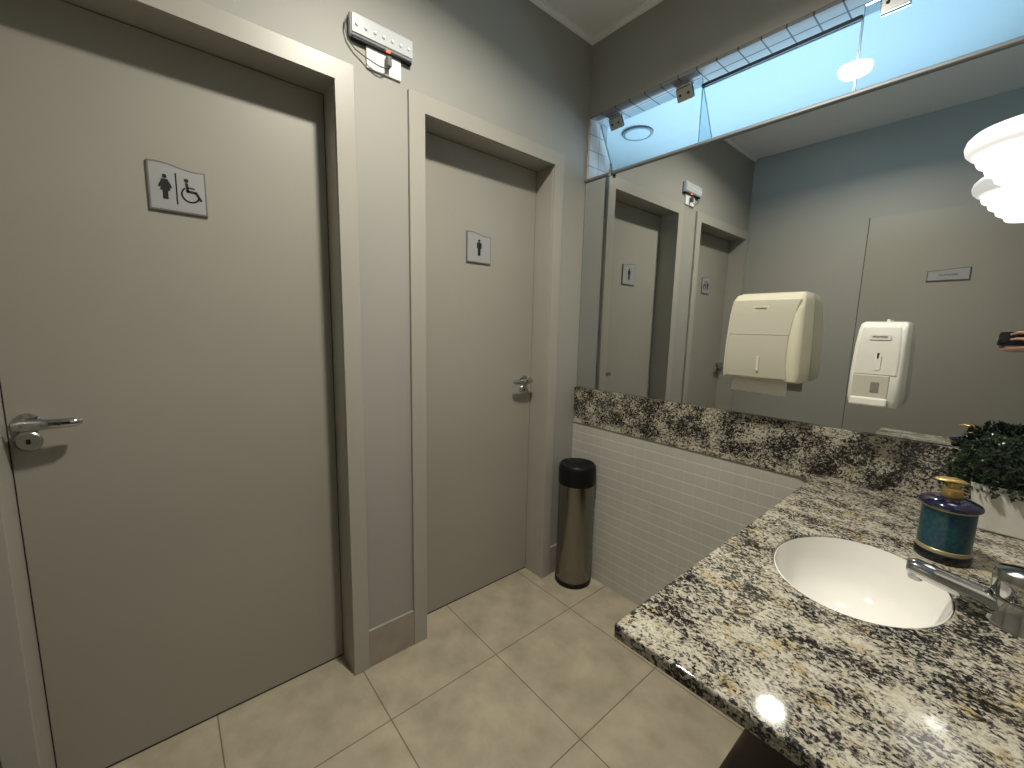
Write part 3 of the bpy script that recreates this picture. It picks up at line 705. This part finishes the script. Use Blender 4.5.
ball(body, (px, py + .025, 1.655), (.076, .092, .112)); ball(body, (px - .012, py + .055, 1.60), (.052, .060, .055))
fd = Vector((-.55, .83, 0)).normalized(); sd = Vector((fd.y, -fd.x, 0)); hc = Vector((px, py + .025, 1.645))
limb(body, [hc + fd * .094 + Vector((0, 0, .02)), hc + fd * .112 + Vector((0, 0, -.018))], [.009, .014])
for s_ in (-1, 1): ball(body, hc + sd * s_ * .078 - fd * .01 + Vector((0, 0, .0)), (.012, .016, .028))
limb(body, [hc + fd * .089 + sd * -.022 + Vector((0, 0, -.052)), hc + fd * .096 + Vector((0, 0, -.054)), hc + fd * .089 + sd * .022 + Vector((0, 0, -.052))], [.006, .008, .006])
# hand behind the phone: palm at its right end, four unequal bent fingers and a thumb
kn = [cp(.148, .010, -.020), cp(.150, -.010, -.022), cp(.148, -.030, -.022), cp(.142, -.048, -.024)]
for q in kn: limb(body, [wr, q], [.024, .0125])
limb(body, [kn[0], cp(.142, .030, .002), cp(.105, .034, .010), cp(.068, .024, .008)], [.0105, .0095, .0085, .007])
limb(body, [kn[1], cp(.146, .000, .008), cp(.108, .002, .014), cp(.066, -.002, .008)], [.0105, .0098, .0088, .0075])
limb(body, [kn[2], cp(.138, -.042, .000), cp(.080, -.047, -.004), cp(.018, -.046, -.008)], [.0105, .0095, .0088, .0075])
limb(body, [kn[3], cp(.125, -.060, -.006), cp(.060, -.062, -.008), cp(.000, -.056, -.010), cp(-.026, -.050, -.011)], [.0098, .0088, .0080, .0075, .006])
limb(body, [wr, cp(.135, -.03, -.045), cp(.095, -.015, -.034), cp(.062, -.004, -.026)], [.018, .013, .0105, .008])
limb(body, [cp(-.012, -.046, -.024), cp(-.030, -.022, -.020), cp(-.034, .000, -.018)], [.0085, .008, .0065]); limb(body, [cp(.040, -.056, -.016), cp(-.012, -.046, -.024)], [.0085, .0085])
body = remesh(body, .0055, 3)
person = obj('person', body, M['skin'], None, 180); person['label'] = 'person in a dark shirt holding up a phone, only the hand seen in the mirror'; person['category'] = 'person'
b = new()
limb(b, [(px, py, .89), (px, py, 1.12), (px, py + .01, 1.30), (px, py, 1.425)], [.138, .131, .138, .095])
limb(b, [sh, (px, py, 1.40), sh2], [.066, .092, .066]); limb(b, [sh, sh.lerp(el, .55)], [.066, .058]); limb(b, [sh2, sh2.lerp(Vector((px + .22, py - .02, 1.14)), .6)], [.066, .056])
obj('shirt', remesh(b, .01, 6), M['shirt'], person, 180)
b = new()
limb(b, [(px, py, .98), (px, py, .90)], [.136, .130])
for s_ in (-1, 1): limb(b, [(px + s_ * .085, py, .90), (px + s_ * .095, py + .01, .50), (px + s_ * .098, py - .01, .075)], [.100, .070, .058])
obj('trousers', remesh(b, .01, 6), M['jeans'], person, 180)
for s_ in (-1, 1):
    b = new(); ball(b, (px + s_ * .100, py + .055, .045), (.048, .13, .042)); ball(b, (px + s_ * .098, py - .01, .07), (.045, .05, .05))
    sh_ = remesh(b, .008, 4)
    for v in sh_.verts: v.co.z = max(v.co.z, .001)
    obj('shoe', sh_, M['shoe'], person, 180)
b = new(); ball(b, hc + Vector((0, 0, .035)) - fd * .022, (.086, .098, .098)); obj('hair', b, M['hair'], person, 180)
for s_ in (-1, 1):
    b = new(); ball(b, hc + fd * .083 + sd * s_ * .032 + Vector((0, 0, .010)), (.010, .010, .007)); obj('eye', b, M['ink'], person, 180)
